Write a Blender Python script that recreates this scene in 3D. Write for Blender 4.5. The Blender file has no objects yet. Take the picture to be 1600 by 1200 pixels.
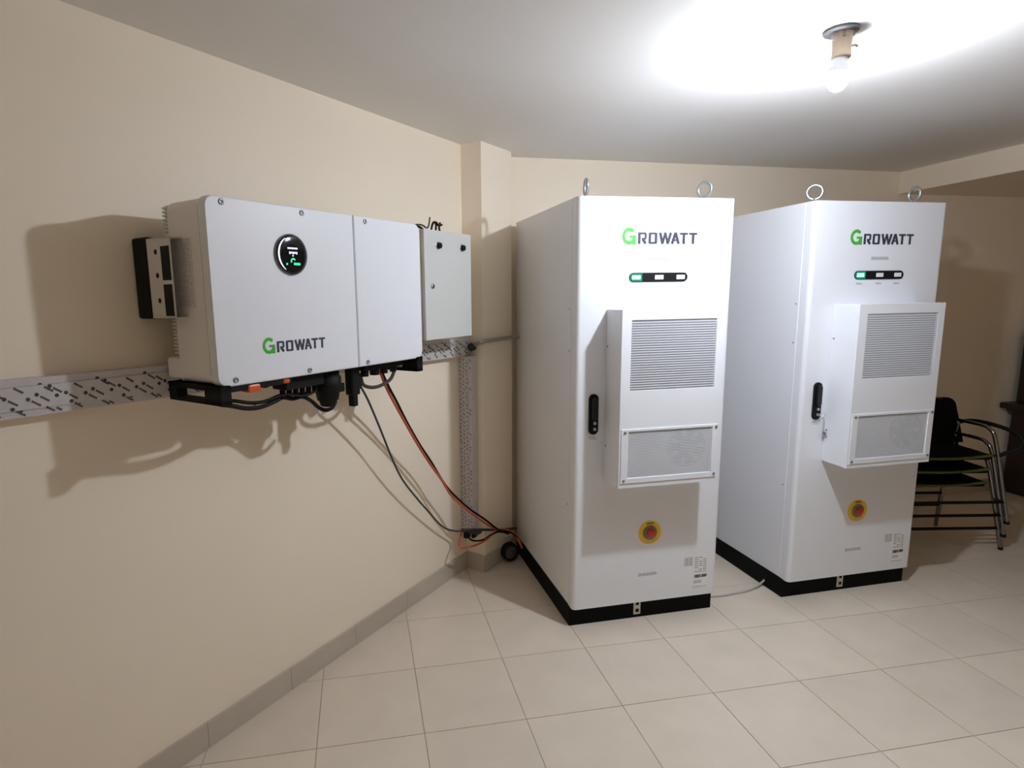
import bpy, bmesh, math, random
from mathutils import Vector, Matrix
random.seed(7)
scene = bpy.context.scene
col = scene.collection

# ------------------------------------------------------------------ camera
cam_d = bpy.data.cameras.new('camera')
cam = bpy.data.objects.new('camera', cam_d); col.objects.link(cam)
FW = Vector((0.107124, 0.982103, -0.154914)); RT = Vector((0.9937, -0.110917, -0.016026)); UP = Vector((0.032922, 0.152221, 0.987798))
cam.matrix_world = Matrix(((RT.x, UP.x, -FW.x, 0), (RT.y, UP.y, -FW.y, 0), (RT.z, UP.z, -FW.z, 1.639), (0, 0, 0, 1)))
cam_d.sensor_fit = 'HORIZONTAL'; cam_d.sensor_width = 36.0
cam_d.lens = 917.985 * 36 / 1600
cam_d.shift_x = 79.354 / 1600; cam_d.shift_y = 6.727 / 1600
cam_d.clip_start = 0.02
scene.camera = cam

# ------------------------------------------------------------------ world, exposure
world = bpy.data.worlds.new('world'); scene.world = world
world.use_nodes = True
world.node_tree.nodes['Background'].inputs[0].default_value = (0, 0, 0, 1)
world.node_tree.nodes['Background'].inputs[1].default_value = 0.0
vs = scene.view_settings
vs.view_transform = 'Standard'; vs.look = 'None'; vs.gamma = 1.0; vs.use_curve_mapping = False
vs.exposure = 0.0
BULB_STRENGTH = 1790.0
BULB_COLOR = (0.83, 0.895, 1.0)
BULB = Vector((1.447, 1.885, 2.305))
ROSE = Vector((1.447, 1.885, 2.461))
try:
    scene.cycles.max_bounces = 14; scene.cycles.diffuse_bounces = 12; scene.cycles.glossy_bounces = 4
    scene.cycles.caustics_reflective = False; scene.cycles.caustics_refractive = False
    scene.cycles.sample_clamp_indirect = 10.0
except Exception:
    pass

# ------------------------------------------------------------------ materials
def mat(name, color, rough=0.5, metal=0.0, spec=0.5, emit=None, strength=0.0, noise=None, bump=None, tint=0.0):
    m = bpy.data.materials.new(name); m.use_nodes = True
    nt = m.node_tree; b = nt.nodes['Principled BSDF']
    b.inputs['Base Color'].default_value = (*color, 1)
    b.inputs['Roughness'].default_value = rough
    b.inputs['Metallic'].default_value = metal
    b.inputs['Specular IOR Level'].default_value = spec
    if emit:
        b.inputs['Emission Color'].default_value = (*emit, 1); b.inputs['Emission Strength'].default_value = strength
    tc = None
    if noise or bump:
        tc = nt.nodes.new('ShaderNodeNewGeometry')
    src = None
    if noise:
        sc_, amt, det = noise
        n = nt.nodes.new('ShaderNodeTexNoise'); n.inputs['Scale'].default_value = sc_; n.inputs['Detail'].default_value = det
        nt.links.new(tc.outputs['Position'], n.inputs['Vector'])
        mr = nt.nodes.new('ShaderNodeMapRange')
        mr.inputs['From Min'].default_value = 0.25; mr.inputs['From Max'].default_value = 0.75
        mr.inputs['To Min'].default_value = 1 - amt; mr.inputs['To Max'].default_value = 1 + amt
        nt.links.new(n.outputs['Fac'], mr.inputs['Value'])
        fac = mr.outputs['Result']
        if tint:
            oi = nt.nodes.new('ShaderNodeObjectInfo')
            m2 = nt.nodes.new('ShaderNodeMapRange')
            m2.inputs['To Min'].default_value = 1 - tint; m2.inputs['To Max'].default_value = 1 + tint
            nt.links.new(oi.outputs['Random'], m2.inputs['Value'])
            mu = nt.nodes.new('ShaderNodeMath'); mu.operation = 'MULTIPLY'
            nt.links.new(fac, mu.inputs[0]); nt.links.new(m2.outputs['Result'], mu.inputs[1]); fac = mu.outputs[0]
        vm = nt.nodes.new('ShaderNodeVectorMath'); vm.operation = 'SCALE'
        vm.inputs[0].default_value = color
        nt.links.new(fac, vm.inputs['Scale'])
        nt.links.new(vm.outputs['Vector'], b.inputs['Base Color'])
    if bump:
        sc_, st = bump
        n = nt.nodes.new('ShaderNodeTexNoise'); n.inputs['Scale'].default_value = sc_; n.inputs['Detail'].default_value = 3
        nt.links.new(tc.outputs['Position'], n.inputs['Vector'])
        bp = nt.nodes.new('ShaderNodeBump'); bp.inputs['Strength'].default_value = st; bp.inputs['Distance'].default_value = 0.002
        nt.links.new(n.outputs['Fac'], bp.inputs['Height']); nt.links.new(bp.outputs['Normal'], b.inputs['Normal'])
    return m

M = {}
M['wall'] = mat('cream_wall_paint', (0.86, 0.765, 0.625), 0.55, spec=0.3, noise=(2.0, 0.012, 3), bump=(60, 0.06))
M['ceiling'] = mat('white_ceiling_paint', (0.78, 0.765, 0.745), 0.7, spec=0.2, noise=(1.5, 0.015, 2))
M['tile'] = mat('polished_beige_tile', (0.68, 0.60, 0.495), 0.14, spec=0.45, noise=(5.0, 0.05, 6), tint=0.03)
M['grout'] = mat('tile_grout', (0.36, 0.30, 0.24), 0.8)
M['skirting'] = mat('skirting_tile', (0.50, 0.44, 0.37), 0.3, noise=(5.0, 0.05, 6), tint=0.03)
M['white'] = mat('white_powder_coat', (0.77, 0.785, 0.825), 0.40, spec=0.4)
M['inv_white'] = mat('white_inverter_paint', (0.76, 0.775, 0.815), 0.42, spec=0.4)
M['inv_side'] = mat('pale_grey_cast_shell', (0.80, 0.77, 0.75), 0.5, spec=0.35)
M['seam'] = mat('dark_seam', (0.12, 0.12, 0.12), 0.7)
M['black'] = mat('black_powder_coat', (0.005, 0.005, 0.005), 0.7, spec=0.12)
M['black_plastic'] = mat('black_plastic', (0.006, 0.006, 0.006), 0.6, spec=0.2)
M['gloss_black'] = mat('gloss_black_screen', (0.006, 0.006, 0.008), 0.08)
M['grey_plastic'] = mat('grey_plastic', (0.16, 0.16, 0.165), 0.5)
M['box_grey'] = mat('light_grey_enclosure_paint', (0.60, 0.61, 0.59), 0.45)
M['zinc'] = mat('zinc_plated_steel', (0.50, 0.51, 0.52), 0.36, metal=0.9)
M['galv'] = mat('galvanised_bracket', (0.66, 0.64, 0.60), 0.5, metal=0.1)
M['chrome'] = mat('chrome_tube', (0.30, 0.30, 0.31), 0.25, metal=1.0)
M['screw'] = mat('screw_head', (0.30, 0.31, 0.33), 0.35, metal=0.7)
M['dark_hole'] = mat('dark_hole', (0.008, 0.008, 0.008), 0.9)
M['recess'] = mat('dark_grey_recess', (0.055, 0.05, 0.065), 0.7)
M['recess_pale'] = mat('pale_grey_filter', (0.30, 0.30, 0.32), 0.8)
M['green'] = mat('green_print', (0.055, 0.42, 0.045), 0.4)
M['navy'] = mat('charcoal_print', (0.035, 0.04, 0.065), 0.4)
M['pale_print'] = mat('pale_grey_print', (0.42, 0.42, 0.44), 0.5)
M['mid_print'] = mat('mid_grey_print', (0.28, 0.28, 0.30), 0.5)
M['sticker'] = mat('white_sticker', (0.80, 0.80, 0.80), 0.35)
M['side_sticker'] = mat('grey_data_sticker', (0.68, 0.66, 0.65), 0.4)
M['side_print'] = mat('brown_grey_print', (0.50, 0.45, 0.42), 0.5)
M['ink'] = mat('black_print', (0.03, 0.03, 0.03), 0.5)
M['led_green'] = mat('lit_green_indicator', (0.3, 0.9, 0.7), 0.4, emit=(0.30, 1.0, 0.68), strength=1.5)
M['led_glow'] = mat('painted_green_led_glow', (0.01, 0.06, 0.04), 0.3, emit=(0.0, 0.30, 0.16), strength=0.8)
M['led_off'] = mat('unlit_indicator_window', (0.75, 0.75, 0.78), 0.4)
M['screen_white'] = mat('white_pixels_and_arc', (0.5, 0.5, 0.6), 0.4, emit=(0.80, 0.82, 1.0), strength=0.9)
M['screen_green'] = mat('lit_green_pixels', (0.0, 0.4, 0.2), 0.4, emit=(0.03, 0.85, 0.35), strength=0.9)
M['yellow'] = mat('yellow_plate', (0.80, 0.50, 0.01), 0.45)
M['estop_grey'] = mat('grey_brown_collar', (0.20, 0.16, 0.11), 0.5)
M['red'] = mat('red_button', (0.55, 0.03, 0.02), 0.35)
M['film'] = mat('printed_white_film', (0.56, 0.53, 0.53), 0.35, noise=(40, 0.06, 3))
M['film_ink'] = mat('film_print', (0.05, 0.045, 0.055), 0.5)
M['duct_line'] = mat('duct_edge_line', (0.26, 0.24, 0.24), 0.5)
M['orange'] = mat('orange_cable_jacket', (0.52, 0.095, 0.04), 0.45)
M['orange_part'] = mat('orange_plastic', (0.65, 0.10, 0.03), 0.4)
M['cable_black'] = mat('black_cable_jacket', (0.008, 0.007, 0.007), 0.6, spec=0.2)
M['cable_grey'] = mat('grey_cable_jacket', (0.055, 0.058, 0.055), 0.55, spec=0.25)
M['cable_pale'] = mat('pale_grey_cable_jacket', (0.50, 0.46, 0.43), 0.5)
M['conduit'] = mat('dull_metal_conduit', (0.40, 0.38, 0.36), 0.45, metal=0.3)
M['holder'] = mat('beige_lamp_holder', (0.46, 0.36, 0.25), 0.5)
M['rose'] = mat('grey_metal_rose', (0.11, 0.11, 0.11), 0.5)
M['bulb_base'] = mat('white_bulb_neck', (0.80, 0.80, 0.82), 0.4)
M['bulb'] = mat('glowing_bulb', (1, 1, 1), 0.5, emit=BULB_COLOR, strength=BULB_STRENGTH)
M['mesh_black'] = mat('black_chair_fabric', (0.006, 0.006, 0.006), 0.9, spec=0.1)
M['olive'] = mat('olive_edge_trim', (0.085, 0.105, 0.012), 0.6)
M['wood'] = mat('dark_brown_wood', (0.022, 0.010, 0.008), 0.4, noise=(8, 0.2, 4))
M['coil_core'] = mat('brown_grey_plastic', (0.10, 0.075, 0.065), 0.6)
M['fan'] = mat('dark_fan_plastic', (0.03, 0.03, 0.035), 0.7)
M['strap'] = mat('pale_grey_strap', (0.45, 0.45, 0.47), 0.6)

# ------------------------------------------------------------------ mesh builder
class MB:
    def __init__(self, o=(0, 0, 0)):
        self.v = []; self.f = []; self.o = Vector(o); self.smooth = set()
    def add(self, vs_, fs, smooth=False):
        b = len(self.v)
        self.v += [tuple(Vector(p) - self.o) for p in vs_]
        for f in fs:
            if smooth: self.smooth.add(len(self.f))
            self.f.append(tuple(b + i for i in f))
    def box(self, x0, x1, y0, y1, z0, z1):
        if x0 > x1: x0, x1 = x1, x0
        if y0 > y1: y0, y1 = y1, y0
        if z0 > z1: z0, z1 = z1, z0
        p = [(x0, y0, z0), (x1, y0, z0), (x1, y1, z0), (x0, y1, z0), (x0, y0, z1), (x1, y0, z1), (x1, y1, z1), (x0, y1, z1)]
        self.add(p, [(0, 3, 2, 1), (4, 5, 6, 7), (0, 1, 5, 4), (1, 2, 6, 5), (2, 3, 7, 6), (3, 0, 4, 7)])
        return self
    def bbox(self, x0, x1, y0, y1, z0, z1, r=0.004, seg=2):
        bm = bmesh.new(); bmesh.ops.create_cube(bm, size=1.0)
        for v in bm.verts:
            v.co = Vector(((x0 + x1) / 2 + v.co.x * abs(x1 - x0), (y0 + y1) / 2 + v.co.y * abs(y1 - y0), (z0 + z1) / 2 + v.co.z * abs(z1 - z0)))
        bmesh.ops.bevel(bm, geom=bm.edges[:] + bm.verts[:], offset=r, segments=seg, affect='EDGES', profile=0.5)
        bm.verts.index_update()
        self.add([v.co.copy() for v in bm.verts], [tuple(v.index for v in f.verts) for f in bm.faces])
        bm.free(); return self
    def prism(self, poly, fn, t0, t1, r=0.0):
        """poly: 2-D outline (counter-clockwise); fn(a, b, t) gives a 3-D point; extruded from t0 (far) to t1 (near face, optional small bevel r)."""
        n = len(poly); rings = [(poly, t0)]
        if r:
            cx = sum(p[0] for p in poly) / n; cz = sum(p[1] for p in poly) / n
            w = max(abs(p[0] - cx) for p in poly); h = max(abs(p[1] - cz) for p in poly)
            s = 1 if t1 > t0 else -1
            for k in range(0, 4):
                a = k / 3 * math.pi / 2
                i = r * (1 - math.cos(a)); q = r * math.sin(a)
                rings.append(([(cx + (p[0] - cx) * (1 - i / w), cz + (p[1] - cz) * (1 - i / h)) for p in poly], t1 - s * r + s * q))
        else:
            rings.append((poly, t1))
        vs_ = []; fs = []
        for pl, t in rings:
            vs_ += [fn(a, b, t) for a, b in pl]
        for k in range(len(rings) - 1):
            for i in range(n):
                j = (i + 1) % n
                fs.append((k * n + i, k * n + j, (k + 1) * n + j, (k + 1) * n + i))
        fs.append(tuple(range(n - 1, -1, -1)))
        fs.append(tuple((len(rings) - 1) * n + i for i in range(n)))
        self.add(vs_, fs); return self
    def tube(self, pts, r, seg=8, cap=True, rfn=None):
        pts = [Vector(p) for p in pts]; n = len(pts)
        vs_ = []; fs = []; nx = None
        for i, p in enumerate(pts):
            t = (pts[min(i + 1, n - 1)] - pts[max(i - 1, 0)])
            if t.length < 1e-9: t = Vector((0, 0, 1))
            t.normalize()
            if nx is None:
                nx = t.cross(Vector((0, 0, 1)) if abs(t.z) < 0.9 else Vector((1, 0, 0))).normalized()
            else:
                nx = (nx - t * nx.dot(t)).normalized()
            ny = t.cross(nx)
            rr = rfn(i / (n - 1)) * r if rfn else r
            for k in range(seg):
                a = 2 * math.pi * k / seg
                vs_.append(p + nx * math.cos(a) * rr + ny * math.sin(a) * rr)
        for i in range(n - 1):
            for k in range(seg):
                k2 = (k + 1) % seg
                fs.append((i * seg + k, i * seg + k2, (i + 1) * seg + k2, (i + 1) * seg + k))
        b = len(self.v)
        self.add(vs_, fs, True)
        if cap:
            self.f.append(tuple(b + k for k in range(seg - 1, -1, -1)))
            self.f.append(tuple(b + (n - 1) * seg + k for k in range(seg)))
        return self
    def cyl(self, p0, p1, r, seg=16, r1=None):
        p0 = Vector(p0); p1 = Vector(p1)
        if r1 is None: r1 = r
        t = (p1 - p0).normalized()
        nx = t.cross(Vector((0, 0, 1)) if abs(t.z) < 0.9 else Vector((1, 0, 0))).normalized(); ny = t.cross(nx)
        vs_ = [p + nx * math.cos(2 * math.pi * k / seg) * rr + ny * math.sin(2 * math.pi * k / seg) * rr for p, rr in ((p0, r), (p1, r1)) for k in range(seg)]
        b = len(self.v)
        self.add(vs_, [(k, (k + 1) % seg, seg + (k + 1) % seg, seg + k) for k in range(seg)], True)
        self.f.append(tuple(b + k for k in range(seg - 1, -1, -1))); self.f.append(tuple(b + seg + k for k in range(seg)))
        return self
    def lathe(self, prof, c=(0, 0, 0), seg=24, axis='z', smooth=True):
        """prof: list of (radius, height) about the axis through c."""
        vs_ = []; fs = []; n = len(prof); c = Vector(c)
        for r, h in prof:
            for k in range(seg):
                a = 2 * math.pi * k / seg; x, y = r * math.cos(a), r * math.sin(a)
                vs_.append(c + (Vector((x, y, h)) if axis == 'z' else Vector((x, -h, y))))
        for i in range(n - 1):
            for k in range(seg):
                k2 = (k + 1) % seg
                fs.append((i * seg + k, i * seg + k2, (i + 1) * seg + k2, (i + 1) * seg + k))
        b = len(self.v)
        self.add(vs_, fs, smooth)
        self.f.append(tuple(b + k for k in range(seg - 1, -1, -1))); self.f.append(tuple(b + (n - 1) * seg + k for k in range(seg)))
        return self
    def torus(self, c, R, r, ax, a0=0, a1=2 * math.pi, seg=32, rs=8):
        """ring about unit axis ax"""
        ax = Vector(ax).normalized(); c = Vector(c)
        u = ax.cross(Vector((0, 0, 1)) if abs(ax.z) < 0.9 else Vector((1, 0, 0))).normalized(); w = ax.cross(u)
        closed = abs(a1 - a0 - 2 * math.pi) < 1e-6
        pts = [c + (u * math.cos(a0 + (a1 - a0) * i / seg) + w * math.sin(a0 + (a1 - a0) * i / seg)) * R for i in range(seg + 1)]
        return self.tube(pts, r, rs, cap=not closed)
    def build(self, name, m, parent=None, smooth_all=False):
        me = bpy.data.meshes.new(name)
        me.from_pydata(self.v, [], self.f); me.update()
        me.polygons.foreach_set('use_smooth', [smooth_all or (i in self.smooth) for i in range(len(self.f))])
        bm = bmesh.new(); bm.from_mesh(me); bmesh.ops.recalc_face_normals(bm, faces=bm.faces[:]); bm.to_mesh(me); bm.free()
        me.materials.append(m)
        o = bpy.data.objects.new(name, me); col.objects.link(o)
        if parent: o.parent = parent
        return o

def thing(name, label, cat, loc, rotz=0.0, group=None, rot=None):
    o = bpy.data.objects.new(name, None); col.objects.link(o)
    o.location = loc; o.rotation_euler = rot if rot else (0, 0, rotz)
    o.empty_display_size = 0.1
    o['label'] = label; o['category'] = cat
    if group: o['group'] = group
    return o
def tag(o, label, cat, group=None):
    o['label'] = label; o['category'] = cat
    if group: o['group'] = group
    return o
def struct(o):
    o['kind'] = 'structure'; return o
def stuff(o):
    o['kind'] = 'stuff'; return o
def smooth_path(pts, n=6):
    """Catmull-Rom through the points"""
    P = [Vector(p) for p in pts]; out = []
    for i in range(len(P) - 1):
        a = P[max(i - 1, 0)]; b = P[i]; c = P[i + 1]; d = P[min(i + 2, len(P) - 1)]
        for k in range(n):
            t = k / n
            out.append(0.5 * ((2 * b) + (c - a) * t + (2 * a - 5 * b + 4 * c - d) * t * t + (3 * b - a - 3 * c + d) * t ** 3))
    out.append(P[-1]); return out
def rrect(x0, x1, z0, z1, r, seg=5, corners=(1, 1, 1, 1)):
    """rounded rectangle outline, corners: bl, br, tr, tl"""
    out = []
    cs = [(x0 + r, z0 + r, math.pi), (x1 - r, z0 + r, 1.5 * math.pi), (x1 - r, z1 - r, 0), (x0 + r, z1 - r, 0.5 * math.pi)]
    sharp = [(x0, z0), (x1, z0), (x1, z1), (x0, z1)]
    for k, (cx, cz, a0) in enumerate(cs):
        if corners[k]:
            for i in range(seg + 1):
                a = a0 + i / seg * math.pi / 2
                out.append((cx + r * math.cos(a), cz + r * math.sin(a)))
        else:
            out.append(sharp[k])
    return out
def circle(cx, cz, r, seg=24):
    return [(cx + r * math.cos(2 * math.pi * k / seg), cz + r * math.sin(2 * math.pi * k / seg)) for k in range(seg)]

# ------------------------------------------------------------------ room axes
WA = 0.7058976
WN = Vector((math.cos(WA), -math.sin(WA), 0)); WD = Vector((math.sin(WA), math.cos(WA), 0))
WA0 = -WN * 1.89479
WTH = math.atan2(WD.y, WD.x)
def W(s, off=0.0, z=0.0): return WA0 + WD * s + WN * off + Vector((0, 0, z))
H = 2.461; SOF = 2.311
YB, AB = 3.5641, 0.1178
def back_y(x): return YB + x * math.tan(AB)
YF, XR = -1.7, 8.5
AT = 0.061166

# room outline on the floor
s_back = 3.163; corner_lb = W(s_back)
s_front = (YF - WA0.y) / WD.y; corner_lf = W(s_front)
ROOM = [(corner_lf.x, YF), (XR, YF), (XR, back_y(XR)), (corner_lb.x, corner_lb.y)]

def wall_slab(name, p0, p1, z0, z1, t=0.12):
    p0 = Vector((p0[0], p0[1])); p1 = Vector((p1[0], p1[1])); dr = (p1 - p0).normalized(); nr = Vector((dr.y, -dr.x)) * t   # outward on the right of p0->p1
    e = dr * t
    a, b = p0 - e, p1 + e
    mb = MB()
    pts = [(a.x, a.y), (b.x, b.y), (b.x + nr.x, b.y + nr.y), (a.x + nr.x, a.y + nr.y)]
    mb.prism(pts, lambda x, y, t_: (x, y, t_), z0, z1)
    return struct(mb.build(name, M['wall']))
wall_slab('wall_left', (corner_lb.x, corner_lb.y)[::1], (corner_lf.x, corner_lf.y), -0.02, H + 0.02) if False else None
def wall_between(name, a, b):
    # a -> b with the room on the left-hand side
    return wall_slab(name, a, b, -0.02, H + 0.02)
wall_left = wall_between('wall_left', ROOM[3], ROOM[0])
wall_front = wall_between('wall_front', ROOM[0], ROOM[1])
wall_right = wall_between('wall_right', ROOM[1], ROOM[2])
wall_back = wall_between('wall_back', ROOM[2], ROOM[3])

mb = MB(); mb.prism(ROOM, lambda x, y, t: (x, y, t), -0.12, -0.0025)
floor = struct(mb.build('floor', M['grout']))
mb = MB(); mb.prism(ROOM, lambda x, y, t: (x, y, t), H, H + 0.12)
ceiling = struct(mb.build('ceiling', M['ceiling']))
# faint scuffs on the ceiling beside the lamp
mb = MB()
for pts in ([(0.098, 0.062), (0.094, 0.080), (0.098, 0.10), (0.110, 0.112), (0.122, 0.105)], [(0.106, 0.118), (0.130, 0.118)], [(0.10, 0.057), (0.106, 0.06)]):
    mb.tube([(ROSE.x + a, ROSE.y + b, H - 0.0006) for a, b in pts], 0.0016, 5)
mb.build('scuff_mark', M['pale_print'], ceiling)

# pilaster where the left wall ends
mb = MB()
cpts = [W(2.818, -0.03), W(2.818, 0.131), W(3.134, 0.140), W(3.20, 0.05), W(3.16, -0.03)]
mb.prism([(p.x, p.y) for p in cpts], lambda x, y, t: (x, y, t), 0, H)
pilaster = struct(mb.build('wall_column', M['wall']))
# dropped soffit on the right
def sof_x(y): return 3.606 - math.tan(AT) * (y - 3.988)
mb = MB()
mb.prism([(sof_x(YF), YF), (XR, YF), (XR, back_y(XR)), (sof_x(back_y(3.606)), back_y(3.606))], lambda x, y, t: (x, y, t), SOF, H)
soffit = struct(mb.build('ceiling_soffit', M['wall']))

# ------------------------------------------------------------------ floor tiles
def clip(poly, A, B):
    """keep the part of poly on the left of A->B"""
    out = []
    def side(p): return (B[0] - A[0]) * (p[1] - A[1]) - (B[1] - A[1]) * (p[0] - A[0])
    for i in range(len(poly)):
        p, q = poly[i], poly[(i + 1) % len(poly)]; sp, sq = side(p), side(q)
        if sp >= 0: out.append(p)
        if (sp >= 0) != (sq >= 0):
            t = sp / (sp - sq); out.append((p[0] + (q[0] - p[0]) * t, p[1] + (q[1] - p[1]) * t))
    return out
def area(poly): return 0.5 * sum(poly[i][0] * poly[(i + 1) % len(poly)][1] - poly[(i + 1) % len(poly)][0] * poly[i][1] for i in range(len(poly)))
TS, GAP = 0.40, 0.0026
GX, GY = 1.2556, 2.0814
ca, sa = math.cos(AT), math.sin(AT)
h_ = TS / 2 - GAP / 2
full_mesh = None; rest = MB(); n_tile = 0
for i in range(-16, 20):
    for j in range(-13, 11):
        lx, ly = (i + 0.5) * TS, (j + 0.5) * TS
        cx, cy = GX + lx * ca - ly * sa, GY + lx * sa + ly * ca
        sq = [(cx + a * ca - b * sa, cy + a * sa + b * ca) for a, b in ((-h_, -h_), (h_, -h_), (h_, h_), (-h_, h_))]
        pl = sq
        for k in range(4):
            pl = clip(pl, ROOM[k], ROOM[(k + 1) % 4])
            if len(pl) < 3: break
        if len(pl) < 3 or area(pl) < 2e-4: continue
        # tiles in front of the camera are pieces of their own
        dp = Vector((cx, cy, -1.639)); zf = dp.dot(FW)
        seen = False
        if zf > 0.3:
            px = 800 - 79 + 918 * dp.dot(RT) / zf; py = 600 + 7 - 918 * dp.dot(UP) / zf
            seen = -160 < px < 1760 and py < 1400
        if not seen:
            rest.prism(pl, lambda x, y, t: (x, y, t), -0.010, 0.0); continue
        n_tile += 1
        if area(pl) > h_ * h_ * 4 * 0.9999:
            if full_mesh is None:
                t = MB(); t.prism([(-h_, -h_), (h_, -h_), (h_, h_), (-h_, h_)], lambda x, y, q: (x, y, q), -0.010, 0.0)
                o = t.build('tile', M['tile'], floor); full_mesh = o.data
            else:
                o = bpy.data.objects.new('tile', full_mesh); col.objects.link(o); o.parent = floor
            o.location = (cx, cy, 0); o.rotation_euler = (0, 0, AT)
        else:
            t = MB((cx, cy, 0)); t.prism(pl, lambda x, y, q: (x, y, q), -0.010, 0.0)
            o = t.build('tile', M['tile'], floor); o.location = (cx, cy, 0)
stuff(rest.build('tile_field', M['tile'], floor))

# ------------------------------------------------------------------ skirting tiles
def skirting(name, pfun, s0, s1, step, off, thick=0.011, hgt=0.100):
    root = MB(); p = pfun(s0, off)
    mid = pfun((s0 + s1) / 2, off)
    bk = MB()
    a, b = pfun(s0, off - thick), pfun(s1, off - thick); c, d_ = pfun(s1, off + 0.002 - thick * 0), pfun(s0, off + 0.002)
    bk.prism([(pfun(s0, off)[0], pfun(s0, off)[1]), (pfun(s1, off)[0], pfun(s1, off)[1]), (pfun(s1, off + thick - 0.003)[0], pfun(s1, off + thick - 0.003)[1]), (pfun(s0, off + thick - 0.003)[0], pfun(s0, off + thick - 0.003)[1])], lambda x, y, t: (x, y, t), 0, hgt - 0.002)
    o = struct(bk.build(name, M['grout']))
    s = s0
    while s < s1 - 0.005:
        e = min(s + step, s1)
        q = [pfun(s + 0.001, off + 0.001), pfun(e - 0.001, off + 0.001), pfun(e - 0.001, off + thick), pfun(s + 0.001, off + thick)]
        t = MB(); t.prism([(v[0], v[1]) for v in q], lambda x, y, tt: (x, y, tt), 0.0005, hgt)
        t.build('tile', M['skirting'], o)
        s = e
    return o
skirting('baseboard_left', lambda s, o: W(s, o), 1.074 - 0.385 * 8, 2.818, 0.385, 0.0)
skirting('baseboard_column', lambda s, o: W(s, o), 2.806, 3.13, 0.385, 0.133)
def colside(s, o): return W(2.818 - o, s)
skirting('baseboard_column_side', colside, 0.012, 0.142, 0.2, 0.0)
def backp(s, o):
    x = s; return Vector((x + math.sin(AB) * o, back_y(x) - math.cos(AB) * o, 0))
skirting('baseboard_back', backp, 0.75, XR, 0.40, 0.0)

# ------------------------------------------------------------------ lettering
def seg2(p, q, w):
    p = Vector(p); q = Vector(q); d = (q - p).normalized(); n = Vector((-d.y, d.x)) * (w / 2)
    return [tuple(p - n), tuple(q - n), tuple(q + n), tuple(p + n)]
def logo_polys():
    """seven glyphs in units of the wordmark's width (baseline of small capitals at z = 0)"""
    L = []
    # big G
    g = []; cx, cz, ro, ri = 0.094, 0.092, 0.100, 0.058
    a0, a1, N = math.radians(42), math.radians(325), 22
    for k in range(N):
        a = a0 + (a1 - a0) * k / N; b = a0 + (a1 - a0) * (k + 1) / N
        g.append([(cx + r * math.cos(t) * 0.92, cz + r * math.sin(t)) for r, t in ((ri, a), (ro, a), (ro, b), (ri, b))])
    g.append([(0.136, -0.006), (0.182, -0.006), (0.182, 0.100), (0.136, 0.100)])
    g.append([(0.097, 0.072), (0.140, 0.072), (0.140, 0.100), (0.097, 0.100)])
    L.append(g)
    h, w = 0.136, 0.035
    x = 0.209
    L.append([[(x, 0), (x + w, 0), (x + w, h), (x, h)], [(x + w, h - 0.024), (x + 0.095, h - 0.024), (x + 0.100, h), (x + w, h)],
              [(x + 0.086, 0.058), (x + 0.115, 0.062), (x + 0.115, h - 0.014), (x + 0.100, h), (x + 0.086, h - 0.024)],
              [(x + 0.050, 0.050), (x + 0.104, 0.050), (x + 0.112, 0.072), (x + 0.050, 0.072)], seg2((x + 0.062, 0.056), (x + 0.104, 0.004), w)])
    x = 0.348
    L.append([[(x, 0.012), (x + w, 0.022), (x + w, h - 0.022), (x, h - 0.012)], [(x + 0.116 - w, 0.022), (x + 0.116, 0.012), (x + 0.116, h - 0.012), (x + 0.116 - w, h - 0.022)],
              [(x + 0.012, 0), (x + 0.104, 0), (x + 0.116, 0.012), (x + 0.090, 0.024), (x + 0.026, 0.024), (x, 0.012)],
              [(x, h - 0.012), (x + 0.026, h - 0.024), (x + 0.090, h - 0.024), (x + 0.116, h - 0.012), (x + 0.104, h), (x + 0.012, h)]])
    x = 0.486
    L.append([seg2((x + 0.013, h), (x + 0.050, 0), w), seg2((x + 0.050, 0), (x + 0.083, h), 0.030), seg2((x + 0.083, h), (x + 0.118, 0), 0.030), seg2((x + 0.118, 0), (x + 0.157, h), w)])
    x = 0.650
    L.append([seg2((x + 0.012, 0), (x + 0.056, h), w), seg2((x + 0.056, h), (x + 0.102, 0), w), [(x + 0.028, 0.034), (x + 0.092, 0.034), (x + 0.092, 0.054), (x + 0.028, 0.054)]])
    for x in (0.763, 0.889):
        L.append([[(x, h - 0.026), (x + 0.112, h - 0.026), (x + 0.112, h), (x, h)], [(x + 0.039, 0), (x + 0.074, 0), (x + 0.074, h - 0.026), (x + 0.039, h - 0.026)]])
    return L
LOGO = logo_polys()
def add_logo(parent, u0, z0, width, v, o=(0, 0, 0)):
    """flat print on a face at depth v (towards -y)"""
    for k, polys in enumerate(LOGO):
        m = MB(o)
        for i, pl in enumerate(polys):
            e = 0.0004 + 0.00002 * i
            m.prism([(u0 + a * width, z0 + b * width) for a, b in pl], lambda a, b, t: (a, t, b), v + 0.0002, v - e)
        ob = m.build('logo_letter', M['green'] if k == 0 else M['navy'], parent)
        if k == 0: ob['label'] = 'large green initial letter of the wordmark'
def print_strip(name, m, parent, u0, u1, z0, z1, v, n, o=(0, 0, 0), rows=1):
    """a line of print too small to read: n little marks in one flat part"""
    mb = MB(o); rnd = random.Random(n * 17 + rows)
    rh = (z1 - z0) / rows
    for r in range(rows):
        a = u0; zb = z0 + rh * r
        step = (u1 - u0) / n
        for k in range(n):
            if rows > 1 and rnd.random() < 0.16: continue
            mb.box(u0 + step * k + step * 0.1, u0 + step * (k + 0.88), v - 0.0003, v + 0.0002, zb + rh * (0.1 if rows == 1 else 0.25), zb + rh * ((0.75 + 0.25 * rnd.random()) if rows == 1 else 0.62))
    return mb.build(name, m, parent)

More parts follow.
